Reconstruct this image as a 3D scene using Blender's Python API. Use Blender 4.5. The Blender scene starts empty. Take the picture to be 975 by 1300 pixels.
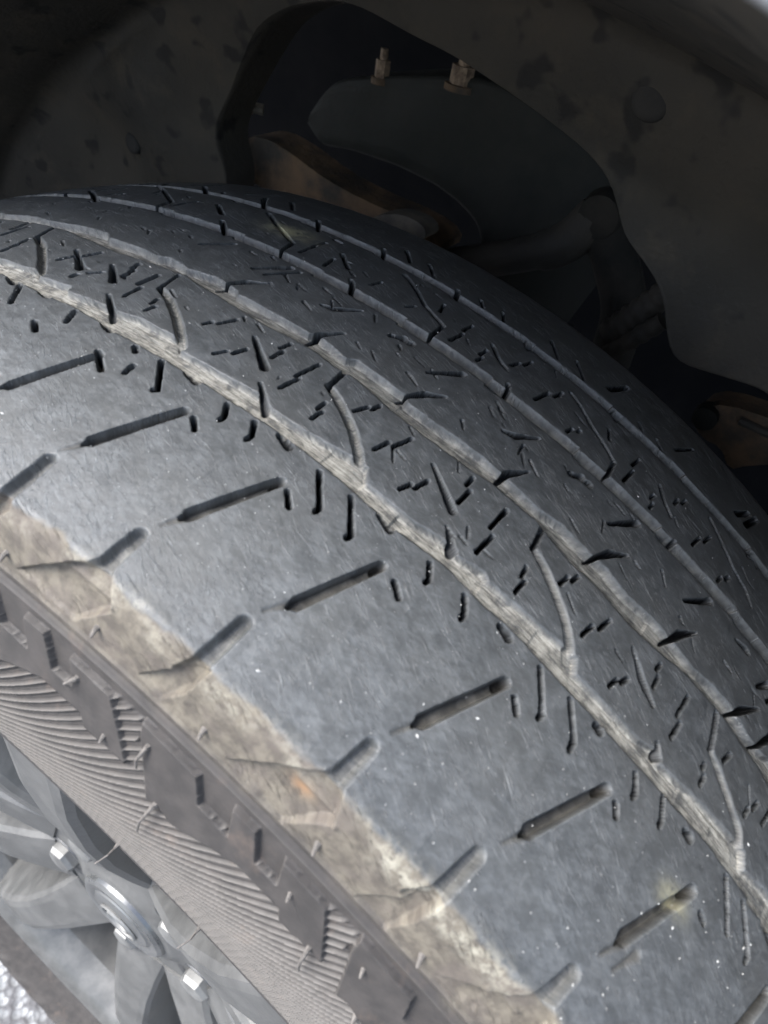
import bpy, bmesh, math, random
import numpy as np
from mathutils import Vector, Matrix

# ------------------------------------------------------------------ frame
# All shapes are laid out in the tyre's own frame (x = axle, outboard is -x, u = arc
# length round the tread, s = arc length across it) and turned into the world by W().
PHI = math.radians(24.0)
AXLE = 0.352
CP, SP = math.cos(PHI), math.sin(PHI)
MW = np.array([[1, 0, 0], [0, CP, -SP], [0, SP, CP]])
def W(p):
    p = np.asarray(p, float)
    return p @ MW.T + np.array([0, 0, AXLE])
scene = bpy.context.scene
col = scene.collection

# ------------------------------------------------------------------ camera
cam_d = bpy.data.cameras.new('camera'); cam = bpy.data.objects.new('camera', cam_d); col.objects.link(cam)
CAM = np.array([-0.16041238, 0.0, 0.47488632])
CR = np.array([[0.542698618842523, -0.7415925501324272, 0.39435859150515684],
               [-0.4988157554691517, -0.6623146312038143, -0.5590368247158772],
               [0.6757670095540073, 0.10667623390825376, -0.7293552837386377]])
rw, dw, fw = (MW @ CR[i] for i in range(3))
m = Matrix.Identity(4)
for i in range(3):
    m[i][0] = rw[i]; m[i][1] = -dw[i]; m[i][2] = -fw[i]; m[i][3] = W(CAM)[i]
cam.matrix_world = m
cam_d.sensor_fit = 'VERTICAL'; cam_d.sensor_height = 24.0; cam_d.lens = 24.0 * 888.89 / 1300
cam_d.clip_start = 0.01; cam_d.clip_end = 400
cam_d.dof.use_dof = True; cam_d.dof.focus_distance = 0.232; cam_d.dof.aperture_fstop = 12.0
scene.camera = cam

# ------------------------------------------------------------------ light
world = bpy.data.worlds.new('World'); scene.world = world; world.use_nodes = True
wn = world.node_tree.nodes; wl = world.node_tree.links
bg = wn['Background']; sky = wn.new('ShaderNodeTexSky'); sky.sky_type = 'NISHITA'; sky.sun_disc = False
SUN_DIR = MW @ np.array([-0.44, 0.66, 0.61]); SUN_DIR /= np.linalg.norm(SUN_DIR)     # towards the brightest part of the sky
sky.sun_elevation = math.asin(SUN_DIR[2]); sky.sun_rotation = math.atan2(SUN_DIR[0], SUN_DIR[1])
sky.air_density = 1.0; sky.dust_density = 3.0
wl.new(sky.outputs[0], bg.inputs[0]); bg.inputs[1].default_value = 0.09
sun_d = bpy.data.lights.new('sun', 'SUN'); sun_d.energy = 1.4; sun_d.angle = math.radians(40); sun_d.color = (0.985, 0.995, 1.0)
sun = bpy.data.objects.new('sun', sun_d); col.objects.link(sun)
sun.rotation_euler = Vector(SUN_DIR).to_track_quat('Z', 'Y').to_euler()
scene.view_settings.view_transform = 'Standard'; scene.view_settings.look = 'None'
scene.view_settings.gamma = 1.0; scene.view_settings.exposure = 2.22

# ------------------------------------------------------------------ helpers
def tag(o, label=None, cat=None, group=None, kind=None):
    if label: o['label'] = label
    if cat: o['category'] = cat
    if group: o['group'] = group
    if kind: o['kind'] = kind
    return o
def empty(name, loc_t, label, cat):
    o = bpy.data.objects.new(name, None); col.objects.link(o)
    o.empty_display_size = 0.02; o.location = W(loc_t); tag(o, label, cat); return o
def link(name, me, parent=None, label=None):
    o = bpy.data.objects.new(name, me); col.objects.link(o)
    if parent is not None:
        o.parent = parent; o.matrix_parent_inverse = Matrix.Translation(-world_loc(parent))
    if label: o['label'] = label
    return o
def world_loc(o):
    v = Vector(o.location)
    return v
def mesh_np(name, V, Fq, mat, normals=None, attrs=None, smooth=True):
    """V world coords n x 3, Fq m x k faces (k = 3 or 4)."""
    me = bpy.data.meshes.new(name); k = Fq.shape[1]
    me.vertices.add(len(V)); me.vertices.foreach_set('co', np.ascontiguousarray(V, np.float32).ravel())
    me.loops.add(Fq.size); me.loops.foreach_set('vertex_index', np.ascontiguousarray(Fq, np.int32).ravel())
    me.polygons.add(len(Fq)); me.polygons.foreach_set('loop_start', np.arange(0, Fq.size, k, dtype=np.int32))
    me.polygons.foreach_set('use_smooth', np.full(len(Fq), smooth))
    me.update(calc_edges=True)
    for n, a in (attrs or {}).items():
        if a.ndim == 2:
            at = me.attributes.new(n, 'FLOAT_VECTOR', 'POINT'); at.data.foreach_set('vector', np.ascontiguousarray(a, np.float32).ravel())
        else:
            at = me.attributes.new(n, 'FLOAT', 'POINT'); at.data.foreach_set('value', np.ascontiguousarray(a, np.float32))
    if normals is not None:
        me.normals_split_custom_set_from_vertices(np.ascontiguousarray(normals, np.float32))
    me.materials.append(mat); return me
def grid_faces(n, m, wrap=False):
    i, j = np.meshgrid(np.arange(n - 1), np.arange(m if wrap else m - 1), indexing='ij')
    j2 = (j + 1) % m
    return np.stack([i * m + j, (i + 1) * m + j, (i + 1) * m + j2, i * m + j2], -1).reshape(-1, 4)
def bm_mesh(name, bm, mat, smooth=True, tyre_frame=True, bevel=0, sharp=35):
    if bevel:
        es = [e for e in bm.edges if len(e.link_faces) == 2 and e.calc_face_angle(0) > math.radians(28)]
        bmesh.ops.bevel(bm, geom=es, offset=bevel, segments=2, affect='EDGES', profile=0.6)
    bmesh.ops.recalc_face_normals(bm, faces=bm.faces)
    if tyre_frame:
        for v in bm.verts: v.co = Vector(W(v.co))
    for f in bm.faces: f.smooth = smooth
    for e in bm.edges:
        if len(e.link_faces) == 2 and e.calc_face_angle(0) > math.radians(sharp): e.smooth = False
    me = bpy.data.meshes.new(name); bm.to_mesh(me); bm.free(); me.materials.append(mat); return me
def tube_bm(pts, rad, n=10, bm=None, cap=True):
    bm = bm or bmesh.new(); pts = [Vector(p) for p in pts]; rings = []
    if not hasattr(rad, '__len__'): rad = [rad] * len(pts)
    up = None
    for i, p in enumerate(pts):
        t = (pts[min(i + 1, len(pts) - 1)] - pts[max(i - 1, 0)]).normalized()
        if up is None: up = t.orthogonal().normalized()
        a = (up - t * up.dot(t)).normalized(); b = t.cross(a); up = a
        rings.append([bm.verts.new(p + (a * math.cos(2 * math.pi * k / n) + b * math.sin(2 * math.pi * k / n)) * rad[i]) for k in range(n)])
    for r0, r1 in zip(rings[:-1], rings[1:]):
        for k in range(n): bm.faces.new((r0[k], r0[(k + 1) % n], r1[(k + 1) % n], r1[k]))
    if cap: bm.faces.new(rings[0][::-1]); bm.faces.new(rings[-1])
    return bm
def lathe_bm(prof, n=48, bm=None, centre=(0, 0), closed=False):
    """prof: list of (x, r) turned about the x axis through centre (y, z)."""
    bm = bm or bmesh.new(); rings = []
    for x, r in prof:
        if r < 1e-6: rings.append([bm.verts.new((x, centre[0], centre[1]))])
        else: rings.append([bm.verts.new((x, centre[0] + r * math.sin(2 * math.pi * k / n), centre[1] + r * math.cos(2 * math.pi * k / n))) for k in range(n)])
    prs = list(zip(rings[:-1], rings[1:])) + ([(rings[-1], rings[0])] if closed else [])
    for a, b in prs:
        for k in range(n):
            k2 = (k + 1) % n
            if len(a) == 1 and len(b) == 1: continue
            if len(a) == 1: bm.faces.new((a[0], b[k2], b[k]))
            elif len(b) == 1: bm.faces.new((a[k], a[k2], b[0]))
            else: bm.faces.new((a[k], a[k2], b[k2], b[k]))
    return bm
def plate_bm(pts, x0, x1, bm=None, bulge=0):
    """polygon of (y, z) points extruded from x0 to x1."""
    bm = bm or bmesh.new()
    a = [bm.verts.new((x0, y, z)) for y, z in pts]; b = [bm.verts.new((x1, y, z)) for y, z in pts]
    n = len(pts)
    bm.faces.new(a); bm.faces.new(b[::-1])
    for k in range(n): bm.faces.new((a[k], b[k], b[(k + 1) % n], a[(k + 1) % n]))
    return bm
def vnoise(x, y, seed=0):
    """smooth value noise, arrays in, about -1..1 out."""
    rng = np.random.default_rng(seed); T = rng.uniform(-1, 1, (256, 256))
    x, y = np.broadcast_arrays(np.asarray(x, float), np.asarray(y, float))
    xi = np.floor(x).astype(int); yi = np.floor(y).astype(int); fx = x - xi; fy = y - yi
    fx = fx * fx * (3 - 2 * fx); fy = fy * fy * (3 - 2 * fy)
    g = lambda a, b: T[a % 256, b % 256]
    return (g(xi, yi) * (1 - fx) + g(xi + 1, yi) * fx) * (1 - fy) + (g(xi, yi + 1) * (1 - fx) + g(xi + 1, yi + 1) * fx) * fy
def sstep(a, b, x):
    t = np.clip((x - a) / (b - a), 0, 1); return t * t * (3 - 2 * t)

# ------------------------------------------------------------------ materials
class NT:
    def __init__(s, name):
        s.m = bpy.data.materials.new(name); s.m.use_nodes = True; s.t = s.m.node_tree
        s.b = s.t.nodes['Principled BSDF']
    def n(s, t, **kw):
        o = s.t.nodes.new(t)
        for k, v in kw.items(): setattr(o, k, v)
        return o
    def l(s, a, b): s.t.links.new(a, b)
    def val(s, sock, v):
        if hasattr(v, 'is_linked'): s.l(v, sock)
        else: sock.default_value = v
    def attr(s, name, out='Fac'): return s.n('ShaderNodeAttribute', attribute_name=name).outputs[out]
    def mapping(s, v, scale=(1, 1, 1), rot=(0, 0, 0), loc=(0, 0, 0)):
        if any(rot):
            r = s.n('ShaderNodeMapping'); s.l(v, r.inputs[0]); r.inputs['Rotation'].default_value = rot; v = r.outputs[0]
        o = s.n('ShaderNodeMapping'); s.l(v, o.inputs[0]); o.inputs['Scale'].default_value = scale
        o.inputs['Location'].default_value = loc; return o.outputs[0]
    def noise(s, v, scale, detail=4, rough=0.6, dist=0):
        o = s.n('ShaderNodeTexNoise'); s.l(v, o.inputs['Vector']); o.inputs['Scale'].default_value = scale
        o.inputs['Detail'].default_value = detail; o.inputs['Roughness'].default_value = rough; o.inputs['Distortion'].default_value = dist
        return o.outputs['Fac']
    def ramp(s, f, a, b, va=0.0, vb=1.0):
        o = s.n('ShaderNodeMapRange', interpolation_type='SMOOTHSTEP'); s.l(f, o.inputs['Value'])
        o.inputs['From Min'].default_value = a; o.inputs['From Max'].default_value = b
        o.inputs['To Min'].default_value = va; o.inputs['To Max'].default_value = vb; return o.outputs[0]
    def math(s, op, a, b=0.0, clamp=False):
        o = s.n('ShaderNodeMath', operation=op, use_clamp=clamp); s.val(o.inputs[0], a); s.val(o.inputs[1], b); return o.outputs[0]
    def mix(s, f, a, b):
        o = s.n('ShaderNodeMix', data_type='RGBA'); s.val(o.inputs['Factor'], f)
        for sk, v in ((o.inputs[6], a), (o.inputs[7], b)):
            if hasattr(v, 'is_linked'): s.l(v, sk)
            else: sk.default_value = (*v, 1)
        return o.outputs[2]
    def bump(s, h, dist, strength=1.0, prev=None):
        o = s.n('ShaderNodeBump'); s.l(h, o.inputs['Height']); o.inputs['Distance'].default_value = dist
        o.inputs['Strength'].default_value = strength
        if prev is not None: s.l(prev, o.inputs['Normal'])
        return o.outputs[0]
    def out(s, colr, rough=0.6, metal=0.0, normal=None, spec=0.5):
        if hasattr(colr, 'is_linked'): s.l(colr, s.b.inputs['Base Color'])
        else: s.b.inputs['Base Color'].default_value = (*colr, 1)
        s.val(s.b.inputs['Roughness'], rough); s.val(s.b.inputs['Metallic'], metal)
        s.b.inputs['Specular IOR Level'].default_value = spec
        if normal is not None: s.l(normal, s.b.inputs['Normal'])
        return s.m
    def objc(s): return s.n('ShaderNodeTexCoord').outputs['Object']

def mat_rubber():
    t = NT('worn_rubber')
    tc = t.attr('tc', 'Vector')                       # (u, s, 0) in centimetres
    dust, tan, side = t.attr('dust'), t.attr('tan'), t.attr('side')
    big = t.noise(tc, 0.35, 3); mid = t.noise(tc, 1.6, 5, 0.65)
    st = t.noise(t.mapping(tc, (1.2, 5.0, 1), (0, 0, math.radians(18))), 1.5, 5, 0.72, 1.0)
    st2 = t.noise(t.mapping(tc, (1.3, 5.0, 1), (0, 0, math.radians(-25))), 1.3, 4, 0.72, 0.9)
    fine = t.noise(tc, 8.0, 6, 0.78)
    f = t.math('ADD', t.math('MULTIPLY', st, 0.30), t.math('ADD', t.math('ADD', t.math('MULTIPLY', st2, 0.26), t.math('MULTIPLY', fine, 0.12)), t.math('MULTIPLY', mid, 0.32)))
    c = t.mix(t.ramp(f, 0.42, 0.63), (0.074, 0.079, 0.082), (0.142, 0.152, 0.158))
    c = t.mix(t.ramp(big, 0.38, 0.7, 0, 0.4), c, (0.095, 0.097, 0.094))
    scr = t.noise(t.mapping(tc, (0.5, 11.0, 1), (0, 0, math.radians(14))), 1.6, 4, 0.78, 0.4)
    scr2 = t.noise(t.mapping(tc, (0.6, 10.0, 1), (0, 0, math.radians(32)), (3, 7, 0)), 1.5, 4, 0.78, 0.4)
    scm2 = t.math('MULTIPLY', t.math('MAXIMUM', t.ramp(scr, 0.56, 0.68), t.ramp(scr2, 0.57, 0.69)), t.ramp(t.noise(tc, 0.8, 3, 0.6), 0.42, 0.62))
    c = t.mix(t.math('MULTIPLY', scm2, 0.6), c, (0.36, 0.375, 0.38))
    # pale scuffs and grit
    sc = t.noise(t.mapping(tc, (1.0, 4.0, 1), (0, 0, math.radians(20))), 5.0, 4, 0.75, 0.8)
    scm = t.math('MULTIPLY', t.ramp(sc, 0.60, 0.72), t.ramp(t.noise(tc, 1.3, 2), 0.46, 0.60))
    c = t.mix(t.math('MULTIPLY', scm, 0.75), c, (0.50, 0.51, 0.51))
    vo = t.n('ShaderNodeTexVoronoi'); t.l(tc, vo.inputs['Vector']); vo.inputs['Scale'].default_value = 9.0
    sp = t.math('MULTIPLY', t.ramp(vo.outputs['Distance'], 0.05, 0.13, 1, 0), t.ramp(vo.outputs['Color'], 0.76, 0.84))
    c = t.mix(t.math('MULTIPLY', sp, 0.6), c, (0.50, 0.50, 0.49))
    raw_shade = t.attr('raw_shade'); c = t.mix(raw_shade, c, (0.009, 0.009, 0.0095))  # near-black inside the cuts: part unworn rubber, part painted shade
    mud_shade = t.attr('mud_shade'); c = t.mix(t.math('MULTIPLY', mud_shade, 0.85), c, t.mix(t.ramp(mid, 0.35, 0.65), (0.042, 0.039, 0.034), (0.105, 0.097, 0.082)))  # brown dirt on slot floors, darkened so its colour also carries their shade
    # dry silt in the grooves
    sl = t.noise(t.mapping(tc, (0.8, 11.0, 1)), 2.2, 5, 0.75, 0.3); sl2 = t.noise(tc, 2.0, 4, 0.7)
    silt = t.mix(t.ramp(t.math('ADD', t.math('MULTIPLY', sl, 0.6), t.math('MULTIPLY', sl2, 0.4)), 0.38, 0.62), (0.085, 0.083, 0.076), (0.44, 0.425, 0.375))
    dm = t.math('MULTIPLY', dust, t.ramp(sl2, 0.3, 0.48, 0.45, 1.0), True)
    c = t.mix(dm, c, silt)
    # tan film on the unworn shoulder
    tn = t.noise(tc, 2.2, 6, 0.7)
    tanc = t.mix(t.ramp(tn, 0.36, 0.64), (0.088, 0.076, 0.062), (0.172, 0.152, 0.118))
    tanc = t.mix(t.ramp(t.noise(tc, 0.9, 3), 0.45, 0.65, 0, 0.6), tanc, (0.118, 0.100, 0.086))
    tm = t.ramp(t.math('ADD', tan, t.math('MULTIPLY', t.math('SUBTRACT', tn, 0.5), 0.55)), 0.26, 0.74)
    c = t.mix(tm, c, tanc)
    pale = t.attr('pale')
    c = t.mix(t.math('MULTIPLY', pale, t.ramp(t.noise(tc, 4.0, 6, 0.75), 0.40, 0.62), True), c, (0.33, 0.31, 0.25))
    # brown grey sidewall
    sdc = t.mix(t.ramp(t.noise(tc, 1.2, 5), 0.3, 0.7), (0.036, 0.033, 0.031), (0.058, 0.052, 0.048))
    sdc = t.mix(t.ramp(t.noise(tc, 0.5, 5, 0.7), 0.56, 0.72, 0, 0.6), sdc, (0.112, 0.086, 0.070))
    c = t.mix(side, c, sdc)
    ridge = t.attr('ridge'); c = t.mix(t.math('MULTIPLY', t.math('POWER', ridge, 1.6), 0.8), c, (0.23, 0.215, 0.195))
    rust = t.attr('rust'); c = t.mix(t.math('MULTIPLY', rust, t.ramp(tn, 0.3, 0.6), True), c, (0.26, 0.155, 0.085))
    smear = t.attr('smear'); c = t.mix(t.math('MULTIPLY', smear, t.ramp(mid, 0.36, 0.56), True), c, (0.50, 0.47, 0.30))
    h = t.math('ADD', t.math('MULTIPLY', st, 0.14), t.math('ADD', t.math('MULTIPLY', fine, 0.24), t.math('MULTIPLY', t.math('ADD', scm, scm2), 0.35)))
    nr = t.bump(t.math('MULTIPLY', h, t.math('SUBTRACT', 1.0, t.math('MULTIPLY', side, 0.8))), 0.0006, 1.0)
    rough = t.ramp(f, 0.40, 0.64, 0.34, 0.52)
    rough = t.math('ADD', rough, t.math('MULTIPLY', t.math('ADD', raw_shade, t.math('ADD', dm, tm)), 0.28), True)
    m_ = t.out(c, rough, 0, nr, 0.5)
    t.l(t.math('SUBTRACT', 0.5, t.math('ADD', t.math('MULTIPLY', raw_shade, 0.46), t.math('MULTIPLY', mud_shade, 0.3)), True), t.b.inputs['Specular IOR Level'])   # unworn rubber and dirt in the cuts: gloss lowered to deepen painted shade
    return m_
def mat_simple(name, c1, c2, scale, rough, metal=0.0, bumpd=0.0, spec=0.5, bscale=None, detail=5):
    t = NT(name); o = t.objc(); n = t.noise(o, scale, detail, 0.65)
    c = t.mix(t.ramp(n, 0.32, 0.68), c1, c2)
    nr = t.bump(t.noise(o, bscale or scale * 4, 5, 0.7), bumpd) if bumpd else None
    r = t.ramp(n, 0.3, 0.7, rough[0], rough[1]) if isinstance(rough, tuple) else rough
    return t.out(c, r, metal, nr, spec)
def mat_liner():
    t = NT('liner_plastic'); o = t.objc()
    a = t.noise(o, 7.0, 5, 0.6); b = t.noise(o, 38.0, 4, 0.6); sp = t.noise(o, 60.0, 2, 0.5)
    c = t.mix(t.ramp(a, 0.35, 0.7), (0.036, 0.034, 0.030), (0.072, 0.063, 0.051))
    c = t.mix(t.ramp(b, 0.50, 0.72, 0, 0.65), c, (0.078, 0.066, 0.050))
    c = t.mix(t.ramp(sp, 0.58, 0.68, 0, 0.75), c, (0.016, 0.016, 0.016))
    return t.out(c, t.ramp(a, 0.3, 0.7, 0.6, 0.85), 0, t.bump(t.noise(o, 320.0, 3), 0.0008, 0.6), 0.35)
def mat_asphalt():
    t = NT('asphalt'); o = t.objc()
    vo = t.n('ShaderNodeTexVoronoi'); t.l(o, vo.inputs['Vector']); vo.inputs['Scale'].default_value = 130
    g = t.mix(t.ramp(vo.outputs['Color'], 0.15, 0.85), (0.17, 0.175, 0.18), (0.34, 0.35, 0.355))
    c = t.mix(t.ramp(vo.outputs['Distance'], 0.35, 0.65), g, (0.12, 0.12, 0.125))
    c = t.mix(t.ramp(t.noise(o, 6.0, 4), 0.35, 0.7, 0, 0.3), c, (0.16, 0.155, 0.15))
    return t.out(c, 0.9, 0, t.bump(vo.outputs['Distance'], 0.004, 0.8), 0.3)
M_RUB = mat_rubber()
M_LINER = mat_liner(); M_ASPH = mat_asphalt()
M_CLIP = mat_simple('clip_plastic', (0.016, 0.016, 0.016), (0.030, 0.028, 0.026), 60, 0.8)
M_NIB = mat_simple('nib_rubber', (0.085, 0.078, 0.07), (0.17, 0.155, 0.14), 600, 0.7)
M_CAP = mat_simple('cap_plastic', (0.17, 0.175, 0.175), (0.24, 0.245, 0.245), 40, (0.25, 0.35), 0.7)
M_ALLOY = mat_simple('painted_alloy', (0.095, 0.096, 0.093), (0.150, 0.150, 0.145), 45, (0.36, 0.55), 0.25, 0.0002, 0.5, 300)
M_ALLOYD = mat_simple('dark_alloy_pocket', (0.045, 0.048, 0.050), (0.075, 0.077, 0.080), 18, (0.32, 0.45), 0.35, 0.0002, 0.5, 300)
M_BARREL = mat_simple('dirty_barrel', (0.050, 0.050, 0.048), (0.105, 0.104, 0.098), 26, (0.5, 0.65), 0.1)
M_CHROME = mat_simple('chrome', (0.15, 0.15, 0.147), (0.26, 0.26, 0.25), 60, (0.45, 0.6), 0.5)
M_DISC = mat_simple('brake_iron', (0.12, 0.125, 0.115), (0.17, 0.17, 0.16), 60, (0.6, 0.7), 0.1)
M_PAINT = mat_simple('silver_white_paint', (0.42, 0.43, 0.44), (0.47, 0.48, 0.49), 5, 0.3)
M_STEEL = mat_simple('dusty_black_steel', (0.014, 0.0155, 0.014), (0.030, 0.0295, 0.026), 22, (0.6, 0.85), 0.0, 0.0006, 0.25, 90)
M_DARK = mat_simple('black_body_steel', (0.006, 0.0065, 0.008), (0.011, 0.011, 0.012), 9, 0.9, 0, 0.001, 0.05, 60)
M_RUST = mat_simple('rusty_steel', (0.045, 0.038, 0.031), (0.15, 0.095, 0.055), 42, (0.7, 0.9), 0, 0.0012, 0.3, 160)
M_RUSTL = mat_simple('rusty_arm_steel', (0.065, 0.056, 0.046), (0.23, 0.145, 0.085), 34, (0.7, 0.9), 0, 0.0012, 0.3, 160)
M_BOLT = mat_simple('rusty_zinc', (0.07, 0.043, 0.026), (0.30, 0.22, 0.15), 260, (0.4, 0.7), 0.3, 0.0008, 0.5, 300)
M_ARM = mat_simple('grey_cast_arm', (0.030, 0.028, 0.025), (0.055, 0.048, 0.040), 28, (0.6, 0.85), 0.0, 0.0008, 0.25, 150)
M_SOOT = mat_simple('sooty_steel', (0.014, 0.014, 0.013), (0.030, 0.027, 0.023), 40, 0.85, 0, 0.0008, 0.2, 150)
M_PALE = mat_simple('dusty_pale_steel', (0.11, 0.10, 0.085), (0.21, 0.18, 0.145), 60, 0.8, 0, 0.0006, 0.3, 200)
M_GRIT = mat_simple('pale_grit', (0.40, 0.40, 0.39), (0.70, 0.70, 0.68), 900, 0.6)

# ------------------------------------------------------------------ ground
gm = mesh_np('ground', np.array([[-150, -150, 0], [150, -150, 0], [150, 150, 0], [-150, 150, 0]], float), np.array([[0, 1, 2, 3]]), M_ASPH)
tag(link('ground', gm), 'light grey speckled asphalt beside the wheel', 'ground', kind='structure')

# ------------------------------------------------------------------ tyre shape
R0, CRN = 0.36, 1.0956
def catmull(P, n=12):
    P = np.array(P, float); Q = np.vstack([2 * P[0] - P[1], P, 2 * P[-1] - P[-2]]); out = []
    for i in range(1, len(Q) - 2):
        t = np.linspace(0, 1, n, endpoint=False)[:, None]
        p0, p1, p2, p3 = Q[i - 1], Q[i], Q[i + 1], Q[i + 2]
        out.append(.5 * ((2 * p1) + (-p0 + p2) * t + (2 * p0 - 5 * p1 + 4 * p2 - p3) * t ** 2 + (-p0 + 3 * p1 - 3 * p2 + p3) * t ** 3))
    out.append(Q[-2][None]); return np.vstack(out)
def tyre_profile():
    tr = [(x, R0 - CRN * x * x) for x in np.linspace(.088, -.1, 40)]
    inner = [(.104, .240), (.113, .2475), (.1165, .268), (.1165, .285), (.1135, .305), (.108, .322), (.1035, .335), (.098, .344), (.093, .3488)]
    outer = [(-.1034, .3480), (-.1058, .3435), (-.1072, .336), (-.1090, .3265), (-.1120, .315), (-.1150, .303), (-.1172, .287), (-.1175, .270), (-.1150, .2515), (-.1075, .2405)]
    P = catmull(inner + tr + outer, 10)
    d = np.r_[0, np.cumsum(np.linalg.norm(np.diff(P, axis=0), axis=1))]
    i0 = np.argmin(abs(P[:, 0]) + (P[:, 1] < .3) * 9); s = d - d[i0]
    return s * 1000, P[:, 0], P[:, 1]
PS, PX, PR = tyre_profile()
TX = np.gradient(PX, PS / 1000); TR = np.gradient(PR, PS / 1000)
k5 = np.ones(9) / 9
TX = np.convolve(np.pad(TX, 4, 'edge'), k5, 'valid'); TR = np.convolve(np.pad(TR, 4, 'edge'), k5, 'valid')
def tyre_point(u, s, h):
    """u, s, h in mm -> tyre-frame points (shape + (3,))."""
    x = np.interp(s, PS, PX); r = np.interp(s, PS, PR); tx = np.interp(s, PS, TX); tr = np.interp(s, PS, TR)
    ln = np.hypot(tx, tr); nx, nr = tr / ln, -tx / ln
    x = x + nx * h * .001; r = r + nr * h * .001; th = u / 360.0
    return np.stack(np.broadcast_arrays(x, r * np.sin(th), r * np.cos(th)), -1)

F_sipe=[[(145.4,37.2),(143.9,32.5)],[(142.0,31.8),(139.9,26.3)],[(123.3,32.7),(124.1,28.0)],[(125.3,27.4),(126.0,24.1)],[(114.6,39.9),(115.0,33.7)],[(116.8,32.9),(117.0,25.4)],[(105.3,41.0),(105.0,38.0)],[(106.9,37.6),(107.2,34.9)],[(133.8,41.8),(133.6,39.8)],[(131.7,37.5),(129.3,34.5)],[(177.7,34.1),(177.2,24.5)],[(164.9,42.3),(165.5,37.0)],[(165.5,37.0),(166.6,31.5)],[(90.3,34.7),(89.5,32.6)],[(87.7,31.7),(85.8,26.7)],[(79.5,42.2),(78.0,39.1)],[(76.3,38.6),(75.2,34.7)],[(68.7,32.3),(68.4,27.8)],[(69.8,27.4),(69.2,23.9)],[(59.5,39.5),(58.6,33.3)],[(59.8,32.9),(58.7,24.5)],[(47.2,41.8),(46.9,38.1)],[(48.3,38.0),(48.5,35.0)],[(41.7,31.3),(40.2,27.1)],[(39.0,27.0),(38.5,24.0)],[(30.4,37.6),(29.4,32.7)],[(27.7,32.9),(26.1,26.8)],[(18.7,42.5),(17.7,39.1)],[(16.3,39.3),(15.3,34.8)],[(6.3,33.7),(6.1,28.1)],[(7.7,27.2),(7.8,23.8)],[(-3.6,33.0),(-3.9,24.8)],[(-4.9,41.8),(-5.4,34.5)],[(-17.9,42.7),(-18.1,38.2)],[(-16.8,37.8),(-16.4,34.5)],[(-25.3,30.8),(-26.0,27.2)],[(-27.4,27.3),(-28.0,24.5)],[(-36.6,37.8),(-37.6,33.1)],[(-39.4,32.4),(-40.6,27.6)],[(-48.6,42.5),(-49.5,39.4)],[(-50.7,39.1),(-51.8,36.6)],[(-58.5,32.2),(-58.5,28.6)],[(-57.2,27.4),(-57.6,25.2)],[(-67.3,32.6),(-68.1,25.4)],[(-68.3,38.9),(-68.9,33.6)],[(-84.3,30.3),(-85.7,26.8)],[(-79.4,37.4),(-79.7,35.9)],[(-80.6,41.4),(-80.8,38.8)],[(-95.9,36.1),(-96.4,33.5)],[(-97.8,32.4),(-98.6,29.8)],[(165.7,29.3),(168.9,20.8)],[(111.2,30.5),(113.1,21.3)],[(159.9,-21.2),(159.0,-32.6)],[(102.1,-21.3),(102.9,-30.8)],[(103.0,-32.2),(102.8,-36.5)],[(91.4,-20.2),(92.8,-27.4)],[(75.1,-23.2),(74.3,-28.6)],[(42.3,-20.2),(41.8,-28.1)],[(42.9,-30.2),(42.5,-36.0)],[(53.0,-31.9),(54.8,-37.8)],[(60.6,-22.8),(59.5,-26.2)],[(31.9,-19.3),(31.5,-22.8)],[(32.9,-23.3),(32.6,-27.9)],[(24.0,-29.2),(22.7,-33.8)],[(21.4,-34.3),(20.4,-39.5)],[(11.1,-21.9),(9.5,-30.1)],[(7.5,-30.4),(6.6,-35.7)],[(-2.3,-19.3),(-3.1,-22.4)],[(-4.8,-22.8),(-5.2,-24.7)],[(-24.1,-19.8),(-25.0,-28.3)],[(-23.8,-30.4),(-24.9,-36.0)],[(-11.8,-37.3),(-13.7,-32.3)],[(-33.7,-23.5),(-34.0,-26.5)],[(-34.8,-19.3),(-35.1,-22.2)],[(-41.1,-31.4),(-41.7,-35.2)],[(-43.4,-35.1),(-44.2,-38.6)],[(-51.7,-22.2),(-53.2,-28.6)],[(-55.0,-28.6),(-56.5,-34.0)],[(-63.6,-19.0),(-64.5,-22.3)],[(-66.1,-23.2),(-67.2,-26.0)],[(124.4,0.7),(117.9,-8.0)],[(97.8,1.0),(92.4,-9.0)]]
F_shsipe=[[(134.9,60.8),(140.8,53.4)],[(116.0,57.9),(118.4,53.1)],[(122.3,62.9),(118.6,65.5)],[(100.3,61.4),(94.0,65.7)],[(89.3,62.6),(89.9,59.5)],[(86.2,53.7),(79.2,61.7),(79.9,62.3)],[(66.6,62.4),(63.7,64.9)],[(64.3,53.6),(61.9,56.8),(61.8,58.6)],[(55.7,53.3),(53.2,56.8),(53.2,58.6)],[(36.5,63.3),(33.4,66.2)],[(35.1,53.5),(28.5,61.3),(28.5,62.6)],[(25.4,53.5),(18.9,61.4),(19.1,62.7)],[(4.5,63.4),(1.5,65.6)],[(1.4,53.5),(-1.0,57.0),(-0.7,57.9)],[(-9.2,53.5),(-11.9,57.3),(-11.9,58.6)],[(-32.6,53.4),(-38.6,61.4),(-38.4,62.8)],[(-42.3,53.6),(-47.9,60.4),(-48.1,62.6)],[(-31.5,63.7),(-33.9,66.0)],[(-64.3,54.1),(-66.4,57.7),(-66.2,58.6)],[(-63.3,63.3),(-64.8,65.2)],[(-73.0,52.6),(-75.1,57.0),(-75.1,58.3)],[(-97.0,52.8),(-102.8,62.1)],[(-94.2,64.7),(-95.7,65.4)],[(95.1,54.0),(93.5,55.2)]]
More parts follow.
